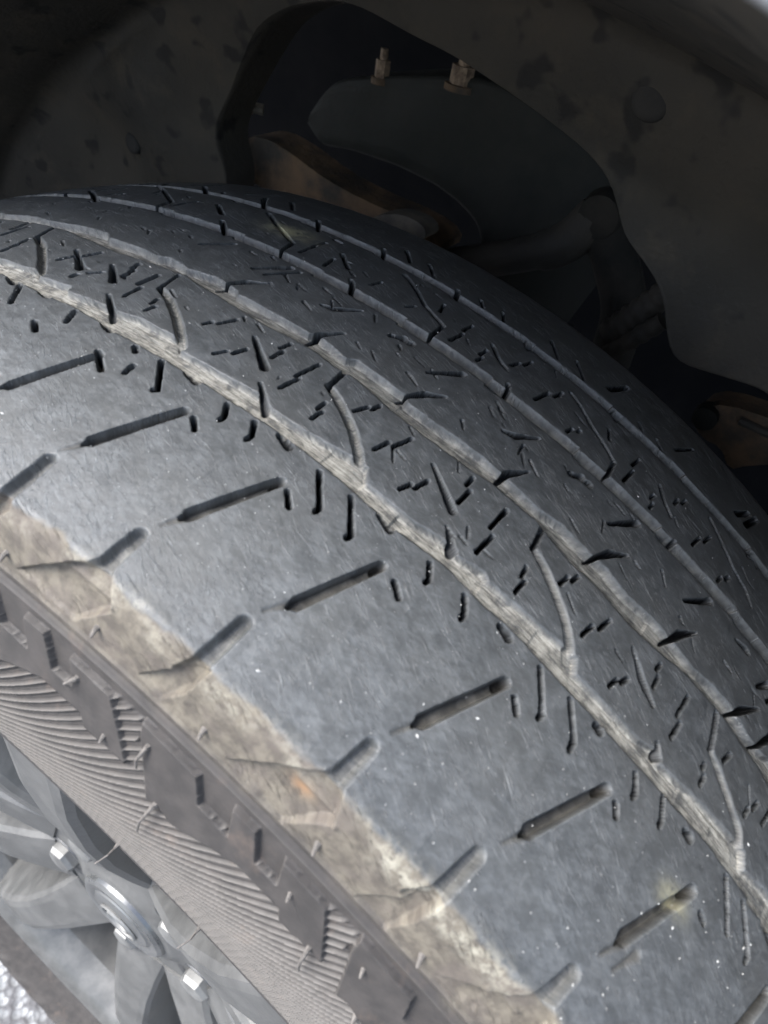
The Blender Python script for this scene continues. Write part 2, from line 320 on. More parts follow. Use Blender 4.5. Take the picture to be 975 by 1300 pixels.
F_edgenotch=[[(133.1,52.3),(130.1,52.6)],[(108.5,52.3),(104.7,53.3)],[(78.7,52.2),(74.8,53.1)],[(48.7,51.9),(45.0,53.1)],[(17.5,52.2),(13.4,53.4)],[(-20.0,52.9),(-22.8,53.6)],[(-50.5,53.3),(-51.8,53.2)],[(-81.9,54.1),(-83.6,53.9)]]
F_tail=[[(80.5,88.7),(77.3,82.6)],[(49.7,88.3),(47.3,83.3)],[(20.4,88.2),(17.1,82.9)],[(-15.6,88.6),(-18.9,82.8)],[(-46.4,88.3),(-50.1,82.8)],[(-76.4,88.5),(-80.1,82.6)]]
F_lens3=[[(2.9,19.0),(2.2,14.4),(-1.7,7.6)],[(-27.8,17.2),(-31.9,9.4),(-36.0,5.1)],[(-56.2,18.2),(-58.9,11.8),(-63.1,6.2)],[(-81.7,17.3),(-84.9,12.1),(-90.0,6.1)],[(11.1,1.1),(7.6,-0.4),(2.2,-7.0)],[(-10.5,-3.6),(-13.6,-6.5)],[(-10.5,-4.6),(-16.5,-6.3)],[(-27.0,1.0),(-33.9,-8.8)],[(-56.0,0.6),(-63.7,-8.8)],[(-75.9,-6.2),(-80.3,-7.0)],[(-87.2,0.3),(-90.9,-4.6)]]
F_cross=[[(209.9,-25.6),(184.6,-8.8)],[(135.9,-21.2),(125.4,-11.4)],[(151.2,-35.4),(141.2,-26.8)],[(80.3,-19.7),(74.7,-13.3)],[(20.0,-19.0),(16.7,-13.2)],[(-46.2,-16.2),(-47.4,-13.9)],[(119.9,-54.8),(111.3,-43.7)],[(184.4,-61.9),(168.4,-46.6)],[(149.5,-58.6),(141.6,-49.7)],[(90.3,-54.7),(84.0,-45.6)],[(58.2,-54.1),(53.7,-46.3)],[(27.8,-51.3),(24.9,-44.9)],[(-9.4,-50.4),(-11.7,-45.1)],[(-39.1,-48.2),(-41.1,-47.7)],[(-70.8,-47.7),(-72.0,-45.4)]]
F_z4=[[(201.5,-51.8),(164.5,-25.5),(162.3,-16.9)],[(133.7,-42.9),(122.1,-34.0),(108.3,-25.3),(105.7,-15.2)],[(73.6,-42.4),(65.7,-36.9),(58.3,-30.1),(47.8,-25.1),(47.2,-15.4)],[(4.6,-39.2),(0.7,-37.4),(-6.8,-31.5),(-12.9,-27.9),(-18.7,-24.2),(-19.3,-16.5)],[(-54.4,-42.6),(-57.8,-40.0),(-67.3,-31.7),(-73.6,-29.3),(-77.5,-24.9)],[(94.0,-33.8),(86.1,-26.2)],[(103.2,-42.5),(100.4,-42.1)],[(32.9,-32.9),(28.0,-27.8),(23.8,-25.7)],[(-34.4,-33.2),(-37.7,-28.2),(-41.8,-24.6)]]
F_in5=[[(142.9,-67.8),(133.2,-56.4)],[(85.5,-63.6),(78.8,-54.6)],[(74.6,-61.8),(68.0,-53.8)],[(50.0,-57.1),(46.8,-53.2)],[(41.2,-58.6),(38.0,-52.8)],[(22.2,-62.9),(15.6,-53.8)],[(10.8,-61.9),(4.7,-53.4)],[(-18.4,-56.2),(-20.4,-53.5)],[(-26.6,-56.0),(-29.5,-52.8)],[(-3.8,-61.3),(-8.6,-73.5)],[(-33.8,-60.9),(-40.1,-73.4)],[(-63.9,-61.8),(-69.5,-71.4)]]
F_stick=[[(80.2,92.1),(79.1,105.9)],[(51.2,93.0),(50.9,102.2)],[(21.4,92.8),(21.8,105.0)],[(-14.0,93.7),(-13.1,102.1)],[(-43.7,93.5),(-41.6,104.7)],[(-73.1,95.2),(-70.9,102.3)]]
F_recA=[[(51.2,101.9),(57.4,106.0),(72.9,119.7),(53.4,121.0),(43.9,109.5),(48.7,101.6)],[(-11.6,101.9),(-2.4,109.3),(6.2,120.2),(-11.6,123.1),(-19.1,110.6),(-14.7,101.1)],[(-69.8,102.8),(-62.6,111.0),(-57.2,120.5),(-78.2,119.0),(-77.2,106.1),(-72.5,101.7)]]
F_recB=[[(23.3,106.1),(33.4,119.7),(25.8,121.3),(20.9,113.0),(19.0,103.6)],[(-40.6,106.3),(-36.4,115.1),(-33.9,122.1),(-43.5,123.2),(-44.3,116.2),(-43.7,103.1)]]
F_ridgeA=[[(59.0,108.9),(44.8,108.9)],[(-7.9,109.9),(-19.0,110.4)],[(-63.2,110.9),(-71.9,111.6)]]
F_nib=[[(76.0,117.4)],[(46.4,116.8)],[(46.8,132.8),(49.1,137.1)],[(34.2,142.0)],[(13.6,117.9)],[(22.4,133.4),(22.2,141.7)],[(13.1,147.3),(13.3,161.9)],[(-20.3,118.8)],[(-25.3,135.1)],[(-39.0,143.5),(-43.3,152.3)],[(-49.4,134.7)],[(-61.3,149.2)],[(-52.0,119.2)]]
# one zigzag sidewall plate, repeated round the tyre
PLATE = [(26.9,128.7),(8.6,129.6),(4.2,136.3),(-5.5,137.0),(-2.1,129.0),(-9.8,128.8),(-14.9,136.7),(-21.7,136.6),(-18.4,129.3),(-32.8,129.9),(-44.4,144.5),(-28.9,145.0),(-26.5,142.0),(-19.7,142.1),(-12.1,142.2),(-3.7,145.0),(6.5,149.0),(12.5,147.5),(16.3,148.6),(20.9,140.9),(25.6,133.3)]
PLATE_PITCH = 69.45
SLOT_U = [(105.6, 98.9), (77.4, 69.6), (47.2, 39.5), (16.5, 9.1), (-19.0, -28.1), (-49.8, -59.9), (-79.3, -89.8)]
CURVES = [[(165.7,29.3),(159.4,32.4),(152.6,37.1),(145.3,43.0),(141.9,46.0)],[(110.5,30.4),(105.4,32.5),(99.5,36.2),(92.8,41.1),(87.0,46.0)],[(51.8,29.2),(46.9,31.5),(42.0,34.3),(37.3,37.4),(32.6,41.6),(28.4,46.0)],[(-14.8,28.4),(-20.0,30.6),(-25.4,34.0),(-31.3,38.2),(-34.7,41.9),(-37.5,46.0)],[(-79.7,31.6),(-85.2,34.5),(-90.8,37.8),(-95.6,40.6),(-99.3,46.5)]]
ARMS = [[(51.8,29.2),(52.6,21.0)],[(-14.8,28.4),(-13.9,21.5)],[(-79.7,31.6),(-77.5,21.0)]]
LENS2 = [[(131.1,29.6),(123.1,36.3)],[(118.3,42.2),(109.8,48.5)],[(77.5,29.1),(67.1,36.8)],[(63.8,42.1),(56.7,48.1)],[(17.4,29.3),(6.1,37.0)],[(3.6,42.5),(-0.6,46.4)],[(-49.2,28.6),(-54.8,33.4),(-60.4,36.4)],[(-65.8,43.3),(-67.5,45.9)]]
PER = 64.9                                     # length of one repeat of the tread pattern
def extend(L, lo=-106.0, hi=172.0):
    """repeat the pattern beyond the stretch that was measured."""
    base = [l for l in L if -37.0 <= np.mean([p[0] for p in l]) < -37.0 + PER]
    out = list(L)
    for k in list(range(-3, 0)) + list(range(1, 6)):
        for l in base:
            q = [(a + k * PER, b) for a, b in l]; c = np.mean([p[0] for p in q])
            if (c < lo or c > hi) and -200 < c < 262: out.append(q)
    return out
SLOTS = extend([[(b, 62.5), (a, 82.5)] for a, b in SLOT_U], -95, 112)
STICKS = extend(F_stick, -80, 90)
TAILS = extend(F_tail, -82, 90)
CURVES = extend(CURVES, -110, 172); ARMS = extend(ARMS, -90, 120); LENS2 = extend(LENS2, -72, 140)
RECA = extend(F_recA, -85, 90); RECB = extend(F_recB, -85, 90); RIDGEA = extend(F_ridgeA, -85, 90)
SIPES = extend(F_sipe, -100, 172); SHS = extend(F_shsipe, -104, 140); EDN = extend(F_edgenotch, -88, 136)
LENS3 = extend(F_lens3, -93, 20); CROSS = extend(F_cross, -74, 200); Z4 = extend(F_z4, -80, 190); IN5 = extend(F_in5, -70, 145)
del_ = [q for q in LENS3 if np.mean([p[0] for p in q]) > 100]; LENS3 = [q for q in LENS3 if q not in del_]

# edges of the four circumferential grooves (u, s), sawtoothed as moulded
def edge(pts, base, amp, seed):
    pts = sorted(pts); us = np.array([p[0] for p in pts]); vs = np.array([p[1] for p in pts])
    def f(u):
        v = np.interp(u, us, vs) if len(us) else np.full_like(u, base)
        saw = ((u + 8) % 32.4) / 32.4
        gen = base + amp * (saw - .5) * 2
        if len(us):
            k = sstep(us[0] - 2, us[0] + 2, u) * (1 - sstep(us[-1] - 2, us[-1] + 2, u)); v = v * k + gen * (1 - k)
        else: v = gen
        return v + .16 * vnoise(u / 3.6, 3.3, seed) + .07 * vnoise(u / 1.1, 1.3, seed + 9)
    return f
G1hi = edge([(160.7,45.7),(151.3,45.7),(142.9,44.3),(141.5,47.2),(129.4,45.7),(128.4,47.9),(115.8,46.6),(111.2,46.4),(103.1,44.6),(88.5,44.0),(86.0,47.3),(73.2,46.6),(65.8,45.6),(61.0,45.3),(56.1,46.9),(46.0,46.4),(39.8,45.3),(33.8,44.1),(28.0,43.7),(25.2,47.6),(14.5,47.4),(10.8,47.2),(5.4,46.2),(1.0,45.4),(-1.5,46.6),(-9.3,44.7),(-11.4,46.0),(-24.1,44.8),(-35.0,44.0),(-38.5,43.8),(-40.2,47.4),(-61.4,46.8),(-66.8,44.9),(-68.6,47.0),(-79.7,45.4),(-88.4,44.3),(-99.6,43.4),(-101.6,47.0),(-109.4,45.5)], 45.8, -.9, 1)
G1lo = edge([(152.2,51.7),(141.7,52.1),(131.7,52.5),(121.7,52.0),(112.8,52.2),(105.5,53.0),(75.8,52.0),(63.8,52.0),(56.6,51.3),(41.5,51.0),(35.1,51.1),(13.1,52.3),(-1.1,50.9),(-14.0,51.5),(-20.5,50.9),(-33.8,51.8),(-57.5,51.9),(-75.6,51.6),(-84.3,51.0),(-103.6,51.0)], 51.7, .4, 2)
G2hi = edge([(202.9,17.6),(185.0,15.6),(176.8,16.9),(162.6,14.5),(151,14.4),(148,16.6),(134.1,16.0),(126.8,16.3),(123.1,14.8),(114.6,16.2),(105,14.0),(96.2,15.2),(94.8,16.6),(80.4,16.1),(69.2,15.9),(67.4,14.4),(55.8,16.4),(53.6,14.4),(40.9,14.7),(36.5,14.8),(34.6,16.8),(26.6,16.8),(17.1,15.9),(9.9,15.3),(3.6,15.6),(-10.0,16.4),(-17.0,14.7),(-27.0,15.6),(-33.2,15.1),(-41.3,16.6),(-51.3,15.6),(-66.5,16.6),(-73.3,15.3),(-81.7,15.1),(-90.3,17.0),(-97.4,16.7)], 15.8, .8, 3)
G2lo = edge([(195.6,22.2),(178.5,20.3),(163.5,20.0),(144.1,22.0),(135.5,22.6),(122.3,20.6),(111.8,19.4),(106.7,20.5),(91.7,21.8),(80.2,22.3),(73.6,21.6),(65.0,20.8),(55.4,21.4),(48.3,20.8),(39.0,22.3),(24.8,22.8),(10.7,21.8),(2.6,20.6),(-10.5,19.9),(-24.3,22.6),(-32.5,22.1),(-44.7,23.4),(-53.0,22.6),(-64.1,20.2),(-80.9,19.6),(-89.2,20.9),(-96.2,20.7)], 21.4, -.8, 4)
G3hi = edge([], -16.4, .5, 5); G3lo = edge([], -11.6, .6, 6)
G4hi = edge([], -51.6, .4, 7); G4lo = edge([], -46.6, .5, 8)
GROOVES = [(G1hi, G1lo, 2.2, 1.0), (G2hi, G2lo, 2.6, .72), (G3hi, G3lo, 3.4, .42), (G4hi, G4lo, 3.4, .34)]

def seg_dist(U, S, poly, wid):
    """distance to a polyline minus its half width (tapered), negative inside."""
    best = np.full(U.shape, 1e9)
    for i in range(len(poly) - 1):
        (ax, ay), (bx, by) = poly[i], poly[i + 1]; dx, dy = bx - ax, by - ay; L = dx * dx + dy * dy + 1e-9
        t = np.clip(((U - ax) * dx + (S - ay) * dy) / L, 0, 1)
        w = wid[i] * (1 - t) + wid[i + 1] * t
        best = np.minimum(best, np.hypot(U - ax - t * dx, S - ay - t * dy) - w)
    return best
def poly_dist(U, S, poly):
    """signed distance to a polygon, negative inside."""
    d = np.full(U.shape, 1e9); ins = np.zeros(U.shape, bool); n = len(poly)
    for i in range(n):
        (ax, ay), (bx, by) = poly[i], poly[(i + 1) % n]; dx, dy = bx - ax, by - ay
        t = np.clip(((U - ax) * dx + (S - ay) * dy) / (dx * dx + dy * dy + 1e-9), 0, 1)
        d = np.minimum(d, np.hypot(U - ax - t * dx, S - ay - t * dy))
        c = (ay > S) != (by > S); xi = ax + (S - ay) / (by - ay + 1e-12) * dx
        ins ^= c & (U < xi)
    return np.where(ins, -d, d)

def relief(us, ss, detail=True):
    """height field and masks over the grid us x ss (mm)."""
    n, mm = len(us), len(ss); U, S = np.meshgrid(us, ss, indexing='ij')
    h = np.zeros((n, mm)); A = {k: np.zeros((n, mm)) for k in ('dust', 'tan', 'side', 'pale', 'ridge', 'rust', 'smear', 'mud_shade', 'raw_shade')}
    lab = np.zeros((n, mm), int); rng = np.random.default_rng(4)
    def window(poly, pad):
        p = np.array(poly); a, b = np.searchsorted(us, [p[:, 0].min() - pad, p[:, 0].max() + pad]); c, e = np.searchsorted(ss, [p[:, 1].min() - pad, p[:, 1].max() + pad])
        return slice(a, b), slice(c, e)
    def cut(poly, wid, depth, soft, dust=0.0, label=None, jitter=.12, mud_shade=0.0, raw_shade=0.0):
        if not hasattr(wid, '__len__'): wid = [wid] * len(poly)
        w = window(poly, max(wid) + 2.5); u, s = U[w], S[w]
        if not u.size: return
        d = seg_dist(u, s, poly, wid) + jitter * vnoise(u / 1.7, s / 1.7, 21)
        k = 1 - sstep(-soft * .75, soft * .2, d)
        fl = depth * (1 + .10 * vnoise(u / 2.3, s / 2.3, 5))
        h[w] = np.minimum(h[w], -fl * k) if True else 0
        A['dust'][w] = np.where(k > .02, np.maximum(A['dust'][w] * (1 - k), dust * k), A['dust'][w])
        if raw_shade: A['raw_shade'][w] = np.maximum(A['raw_shade'][w], raw_shade * sstep(.02, .25, k)); A['dust'][w] *= 1 - raw_shade * k
        if mud_shade: A['mud_shade'][w] = np.maximum(A['mud_shade'][w], mud_shade * k)
        if label is not None: lab[w] = np.where(d < 0, label, lab[w])
    # base regions
    ribs = [(-400, -49), (-49, -14.0), (-14.0, 18.6), (18.6, 48.6), (48.6, 104), (104, 123.8), (123.8, 400)]
    for i, (a, b) in enumerate(ribs): lab[(S >= a) & (S < b)] = i
    lab[(S < -96)] = 7
    h += (.10 * vnoise(U / 6, S / 6, 31) + (.025 * vnoise(U / 1.3, S / 1.3, 32) if detail else 0)) * (S < 124)
    # broad wear: rib edges rounded off a little
    for gi, (fh, fl, D, du) in enumerate(GROOVES):
        a, b = fh(us)[:, None], fl(us)[:, None]
        d = np.minimum(S - a, b - S)
        k = sstep(-.12, .32, d)
        floor = D + .14 * vnoise(U / 9, S / 2.2, 41 + gi) + .09 * vnoise(U / 3.5, S / .6, 51 + gi)
        # blocks of packed silt stepping along the groove
        st = np.floor((us + 5 * vnoise(us / 40, 0.5, 60 + gi)) / (13 if gi == 0 else 17)); stp = (np.sin(st * 12.9898 + gi) * 43758.5453) % 1
        floor = floor - (.6 if gi < 2 else .25) * stp[:, None] + .16 * vnoise(S / .45 + .35 * vnoise(U / 9, 2.2, 61), U / 14, 62)
        h = np.where(d > -.2, np.minimum(h, -floor * k + (1 - k) * h), h)
        h -= .18 * np.exp(-np.clip(-d, 0, 9) / .5) * (d <= 0)
        A['dust'] = np.maximum(A['dust'], du * sstep(-.1, .45, d)); lab[d > 0] = 10 + gi
    # worn tread film edge, tan shoulder
    A['tan'] = sstep(101.4, 106.2, S + .9 * vnoise(U / 7, .7, 71) + .45 * vnoise(U / 1.9, S / 1.9, 72))
    h -= .22 * sstep(101.5, 106.5, S + .6 * vnoise(U / 5, .2, 73)) * (1 - sstep(120, 126, S))
    A['pale'] = np.exp(-((S - 106.5) / 3.2) ** 2) * np.clip(.45 + .8 * vnoise(U / 8, S / 6, 74), 0, 1)
    A['side'] = sstep(119.0, 126.0, S + 1.5 * vnoise(U / 6, S / 5, 75)); A['side'][S < -96] = .6
    # moulded rings where the shoulder meets the sidewall
    for c, a, w in ((122.3, .45, .55), (124.6, -.5, .6), (126.5, .5, .5)):
        h += a * np.exp(-((S - c) / w) ** 2); 
        if a > 0: A['ridge'] = np.maximum(A['ridge'], .35 * np.exp(-((S - c) / .35) ** 2))
    # shoulder scallops
    for poly, dep in [(p, 2.5) for p in RECA] + [(p, 2.3) for p in RECB]:
        w = window(poly, 3); u, s = U[w], S[w]
        if not u.size: continue
        d = poly_dist(u, s, poly) + .15 * vnoise(u / 1.6, s / 1.6, 23); k = 1 - sstep(-.9, .1, d)
        fade = 1 - .75 * sstep(112, 122, s)
        h[w] = np.minimum(h[w], h[w] * (1 - k) - dep * k * fade - .35 * k)
        A['pale'][w] *= 1 - .7 * k
    for l in RIDGEA:
        w = window(l, 4); u, s = U[w], S[w]
        if u.size: h[w] += .75 * np.exp(-(np.clip(seg_dist(u, s, l, [0, 0]), 0, 9) / .9) ** 2)
    # notches crossing the worn edge, shoulder slots, lateral grooves
    for i, l in enumerate(STICKS): cut(l + [(l[1][0] + 3.0, l[1][1] + 4.5)], [1.7, 2.1, 1.6], 2.3, 1.2, .22, 200 + i, .06, mud_shade=.35)
    for l in TAILS: cut(l, [.5, 1.4], .45, 1.2, 0, mud_shade=.7)
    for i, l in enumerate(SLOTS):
        cut(l + [(l[1][0] + .9, l[1][1] + 1.9)], [1.3, 1.6, .5], 2.7, .4, .04, 100 + i, .06, mud_shade=.9)
        if detail: cut([(l[0][0], l[0][1] + .2), (l[0][0] + .6, l[0][1] + 1.6)], 1.0, 4.2, .5, 0, raw_shade=.8)
    for i, l in enumerate(CURVES): cut(l, [.95] + [1.2] * (len(l) - 3) + [1.25, 1.3], 2.0, .7, .75, 300 + i)
    if detail:
        for l in ARMS: cut(l, .75, 2.6, .5, .1, raw_shade=.6)
        for l in LENS2: cut(l, ([.5, 1.2] if len(l) == 2 else [.4, 1.1, .6]) if l[0][1] < 40 else [.5, 1.05], 3.4, .55, .0, raw_shade=.6)
        for l in SIPES: cut(l, .52, 4.6, .4, 0, None, .10, raw_shade=1)
        for l in SHS: cut(l, .66, 5.0, .4, 0, raw_shade=1)
        for l in EDN: cut(l, [.9, 1.2], 3.4, .6, .0, raw_shade=.7)
        for l in LENS3: cut(l, [.5, 1.15, .35] if len(l) == 3 else [.5, 1.2], 3.6, .5, 0, raw_shade=.8)
        for l in CROSS: cut(l, .75, 4.2, .5, 0, raw_shade=.9)
        for l in Z4: cut(l, .72, 2.8, .5, .05, raw_shade=.6)
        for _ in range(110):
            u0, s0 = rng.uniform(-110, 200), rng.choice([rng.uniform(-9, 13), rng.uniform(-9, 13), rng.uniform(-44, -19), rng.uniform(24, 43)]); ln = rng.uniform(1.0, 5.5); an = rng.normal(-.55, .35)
            cut([(u0, s0), (u0 + ln * math.cos(an), s0 + ln * math.sin(an))], [.18, rng.uniform(.25, .5)], rng.uniform(.35, 1.5), .35, 0, raw_shade=.5)
        for l in IN5: cut(l, .6 if l[0][1] > -60.5 or l[0][1] > l[1][1] - 0 and l[0][1] > -61 else (1.3 if l[1][1] < -70 else .6), 3.2, .5, 0, raw_shade=.9)
    # sidewall hatch: slanting ridges that sweep towards the bead
    t = np.clip(S - 145.0, 0, None); t1 = np.minimum(t, 26.0); gp = 1 + .012 * t1 + .00081 * t1 ** 2
    g = S + .006 * t1 ** 2 + .00027 * t1 ** 3 + (gp - 1) * (t - t1)
    q = (U - g) / 3.85; fr = (q - np.floor(q) - .5) * 3.85 / np.sqrt(1 + gp ** 2)
    hm = sstep(129.0, 130.2, S) * (1 - sstep(184, 191, S))
    rd = np.exp(-(fr / .34) ** 2) * hm
    # saw-tooth section: a slope up to each crest
    slope = (q - np.floor(q)) * hm * .35
    hs = 1.0 * rd + slope * 0.9
    fine_q = (U - 1.15 * S) / 1.25; fine = np.exp(-((fine_q - np.floor(fine_q) - .5) * 1.25 / .28) ** 2)
    for k in range(-16, 16):
        poly = [(a + k * PLATE_PITCH, b) for a, b in PLATE]; w = window(poly + [(k * PLATE_PITCH, 193)], 5); u, s = U[w], S[w]
        if not u.size: continue
        d = poly_dist(u, s, poly); kk = 1 - sstep(-.35, .12, d)
        hs[w] = hs[w] * (1 - kk) + 1.5 * kk; rd[w] *= 1 - kk
        # thin raised lip round the plate
        lip = np.exp(-((d + .25) / .22) ** 2); hs[w] += .10 * lip; A['ridge'][w] = np.maximum(A['ridge'][w], .45 * lip * (.5 + .5 * vnoise(u / 4, s / 4, 81)))
        # pockets between the teeth are smooth
        lab[w] = np.where(d < -.05, 400 + k + 16, lab[w])
        pk = ((s > 127.6) & (s < 136.5) & (u < 26 + k * PLATE_PITCH) & (u > -33 + k * PLATE_PITCH) & (d > 0)); f = np.where(pk, .15, 1); 
        hs[w] *= np.where(pk, 0, 1); rd[w] *= np.where(pk, 0, 1)
        # finely hatched patch by the rim
        for c0, c1, s0, s1 in ():
            uu = u - k * PLATE_PITCH; mk = sstep(c1, c1 + 1, uu) * (1 - sstep(c0 - 1, c0, uu)) * sstep(s0, s0 + .6, s) * (1 - sstep(s1 - .6, s1, s))
            hs[w] = hs[w] * (1 - mk) + mk * (.55 + .3 * fine[w]); rd[w] = rd[w] * (1 - mk) + mk * .5 * fine[w]
    h += hs; A['ridge'] = np.maximum(A['ridge'], rd * .8)
    A['rust'] = np.exp(-(((U + 9.5) / 3.0) ** 2 + ((S - 112.5) / 2.2) ** 2)) * .9
    A['smear'] = np.maximum(np.exp(-(((U - 116) / 9) ** 2 + ((S + 33) / 5) ** 2)), .6 * np.exp(-(((U + 86) / 4) ** 2 + ((S - 68) / 2.5) ** 2)))
    return h, A, lab, U, S

def build_sheet(us, ss, parts, detail, flat=False):
    h, A, lab, U, S = relief(us, ss, detail)
    P = tyre_point(U, S, h); Pw = W(P.reshape(-1, 3)).reshape(P.shape)
    if flat:
        # load: the tread flattens on the ground and the sidewall bulges above it
        lowz = Pw[..., 2]; b = sstep(.16, .02, lowz) if False else np.clip((.17 - lowz) / .17, 0, 1)
        Pw[..., 0] += np.where(S > 105, -1, np.where(S < -95, 1, 0)) * .010 * np.sin(np.clip(b, 0, 1) * math.pi) * (1 - sstep(180, 205, abs(S)))
        Pw[..., 2] = np.maximum(lowz, .0035)
    du = np.gradient(Pw, axis=0); ds = np.gradient(Pw, axis=1)
    N = np.cross(ds, du); N /= np.linalg.norm(N, axis=-1, keepdims=True) + 1e-12
    n, mm = len(us), len(ss); F = grid_faces(n, mm)
    # outward orientation
    axis = Pw[n // 2, mm // 2] - np.array([Pw[n // 2, mm // 2, 0], 0, AXLE])
    sign = np.sign(N[n // 2, mm // 2] @ axis)
    if sign < 0: N = -N
    f0 = F[(n // 2) * (mm - 1) + mm // 2]; q = Pw.reshape(-1, 3)[f0]
    if np.cross(q[1] - q[0], q[2] - q[0]) @ axis < 0: F = F[:, ::-1]
    fl = lab[:-1, :-1].ravel()
    Pf, Nf = Pw.reshape(-1, 3), N.reshape(-1, 3)
    tc = np.stack([U.ravel() * .1, S.ravel() * .1, np.zeros(U.size)], 1)
    Af = {k: v.ravel() for k, v in A.items()}
    for L in np.unique(fl):
        name, label = parts(L)
        fs = F[fl == L]
        if len(fs) < 6: continue
        vid, inv = np.unique(fs.ravel(), return_inverse=True)
        at = {k: v[vid] for k, v in Af.items()}; at['tc'] = tc[vid]
        me = mesh_np(name, Pf[vid], inv.reshape(-1, 4), M_RUB, Nf[vid], at)
        link(name, me, tyre, label)

tyre = empty('tyre', (0, -AXLE * SP, -AXLE * CP), 'worn dusty car tyre with silted grooves filling the picture', 'tyre')
RIBN = {0: ('tread_rib', 'dark inner shoulder rib farthest from the viewer'), 1: ('tread_rib', 'rib with Z-shaped cuts next to the inner shoulder'),
        2: ('tread_rib', 'smooth middle rib with dark wedge-shaped cuts'), 3: ('tread_rib', 'rib with curved grooves and short stepped sipes'),
        4: ('tread_rib', 'wide worn blue-grey outer shoulder rib'), 5: ('shoulder_band', 'tan dusty unworn band below the worn tread'),
        6: ('sidewall', 'brown-grey sidewall with slanting fine ridges'), 7: ('inner_sidewall', None),
        10: ('tread_groove', 'widest pale silted groove beside the outer shoulder'), 11: ('tread_groove', 'pale silted groove second from the outer side'),
        12: ('tread_groove', None), 13: ('tread_groove', 'innermost dark groove')}
def partname(L):
    L = int(L)
    if L in RIBN: return RIBN[L]
    return {1: ('shoulder_slot', None), 2: ('shoulder_notch', None), 3: ('lateral_groove', None), 4: ('sidewall_plate', None)}[L // 100]
def coarse_name(L):
    L = int(L)
    return ('far_' + RIBN[L][0] if False else RIBN[L][0], None) if L in RIBN else partname(L)
us = np.concatenate([np.arange(-172, 116, .33), np.arange(116, 240, .6)])
ss = np.concatenate([np.arange(-212, -100, 4.0), np.arange(-100, -60, .6), np.arange(-60, 126, .37), np.arange(126, 196, .32), np.arange(196, 216, 1.5)])
HI_A, HI_B = us[0], us[-1]
build_sheet(us, ss, partname, True)
# the rest of the way round, at lower detail, as one carcass part
FULL = 2 * math.pi * 360
usc = np.linspace(HI_B, HI_A + FULL, 420); ssc = np.concatenate([np.arange(-212, -54, 5.0), np.arange(-54, 56, 1.6), np.arange(56, 125, 3.5), np.arange(125, 216, 2.2)])
def carcass(L): return ('carcass', None)
_r = relief
def relief_far(us, ss, detail):
    h, A, lab, U, S = _r(us, ss, False); lab[:] = 0; A['ridge'] *= .4
    return h, A, lab, U, S
relief = relief_far
build_sheet(usc, ssc, carcass, False, flat=True)
relief = _r

# rubber nibs left by the mould vents
for i, l in enumerate(F_nib + [[(18.0, 187), (0, 0)], [(-22, 187), (0, 0)]]):
    u, s = l[0]; h0 = 1.0 if s > 128 else 0
    b = tyre_point(np.array(u), np.array(s), np.array(h0 - .3)); n = tyre_point(np.array(u), np.array(s), np.array(h0 + 1.0)) - b; n /= np.linalg.norm(n)
    if len(l) == 1:
        e = tyre_point(np.array(u - .6), np.array(s + .8), np.array(h0 + 2.0))
        bm = tube_bm([b, b + n * .0007, b * .4 + e * .6 + n * .0003, e], [.0009, .0006, .00042, .00026], 7)
    elif l[1] == (0, 0):
        b0 = Vector(b); bm = tube_bm([b0, b0 + Vector(n) * .0015, b0 + Vector(n) * .0035 + Vector((0, 0, .001)), b0 + Vector(n) * .0065 + Vector((0, .001, -.001))], [.0007, .00034, .00026, .0002], 7)
    else:
        u2, s2 = l[1]; e = tyre_point(np.array(u2), np.array(s2), np.array(1.9)); mid = tyre_point(np.array((u + u2) / 2 + .5), np.array((s + s2) / 2), np.array(3.2))
        bm = tube_bm([b, b + n * .0012, mid, e], [.0010, .0006, .00034, .00026], 7)
    link('rubber_nib', bm_mesh('rubber_nib', bm, M_NIB), tyre)

# pale grit stuck on the tread
rng = random.Random(8); V, Fc = [], []
for i in range(480):
    u = rng.uniform(-112, 175); s = rng.choice([rng.uniform(-44, 104), rng.uniform(20, 100), rng.uniform(52, 104)])
    if any(abs(s - c) < 4.4 for c in (48.7, 18.6, -14, -49)) and rng.random() < .6: continue
    sz = rng.choice([.07, .09, .11, .13, .16, .28 if rng.random() < .2 else .1]); a = rng.uniform(0, 6.28); el = rng.uniform(1, 2.2)
    c, d = math.cos(a) * sz * el, math.sin(a) * sz * el; k = len(V)
    for du_, ds_, hh in ((c, d, .05), (-d / el, c / el, .08), (-c, -d, .02), (d / el, -c / el, .04), (0, 0, .12 + sz * .7)):
        V.append(tyre_point(np.array(u + du_), np.array(s + ds_), np.array(hh)))
    Fc += [(k, k + 1, k + 4), (k + 1, k + 2, k + 4), (k + 2, k + 3, k + 4), (k + 3, k, k + 4)]
gme = mesh_np('grit', W(np.array(V)), np.array(Fc), M_GRIT, smooth=False)
tag(link('grit', gme), 'pale specks of grit stuck on the worn tread', 'grit', kind='stuff')

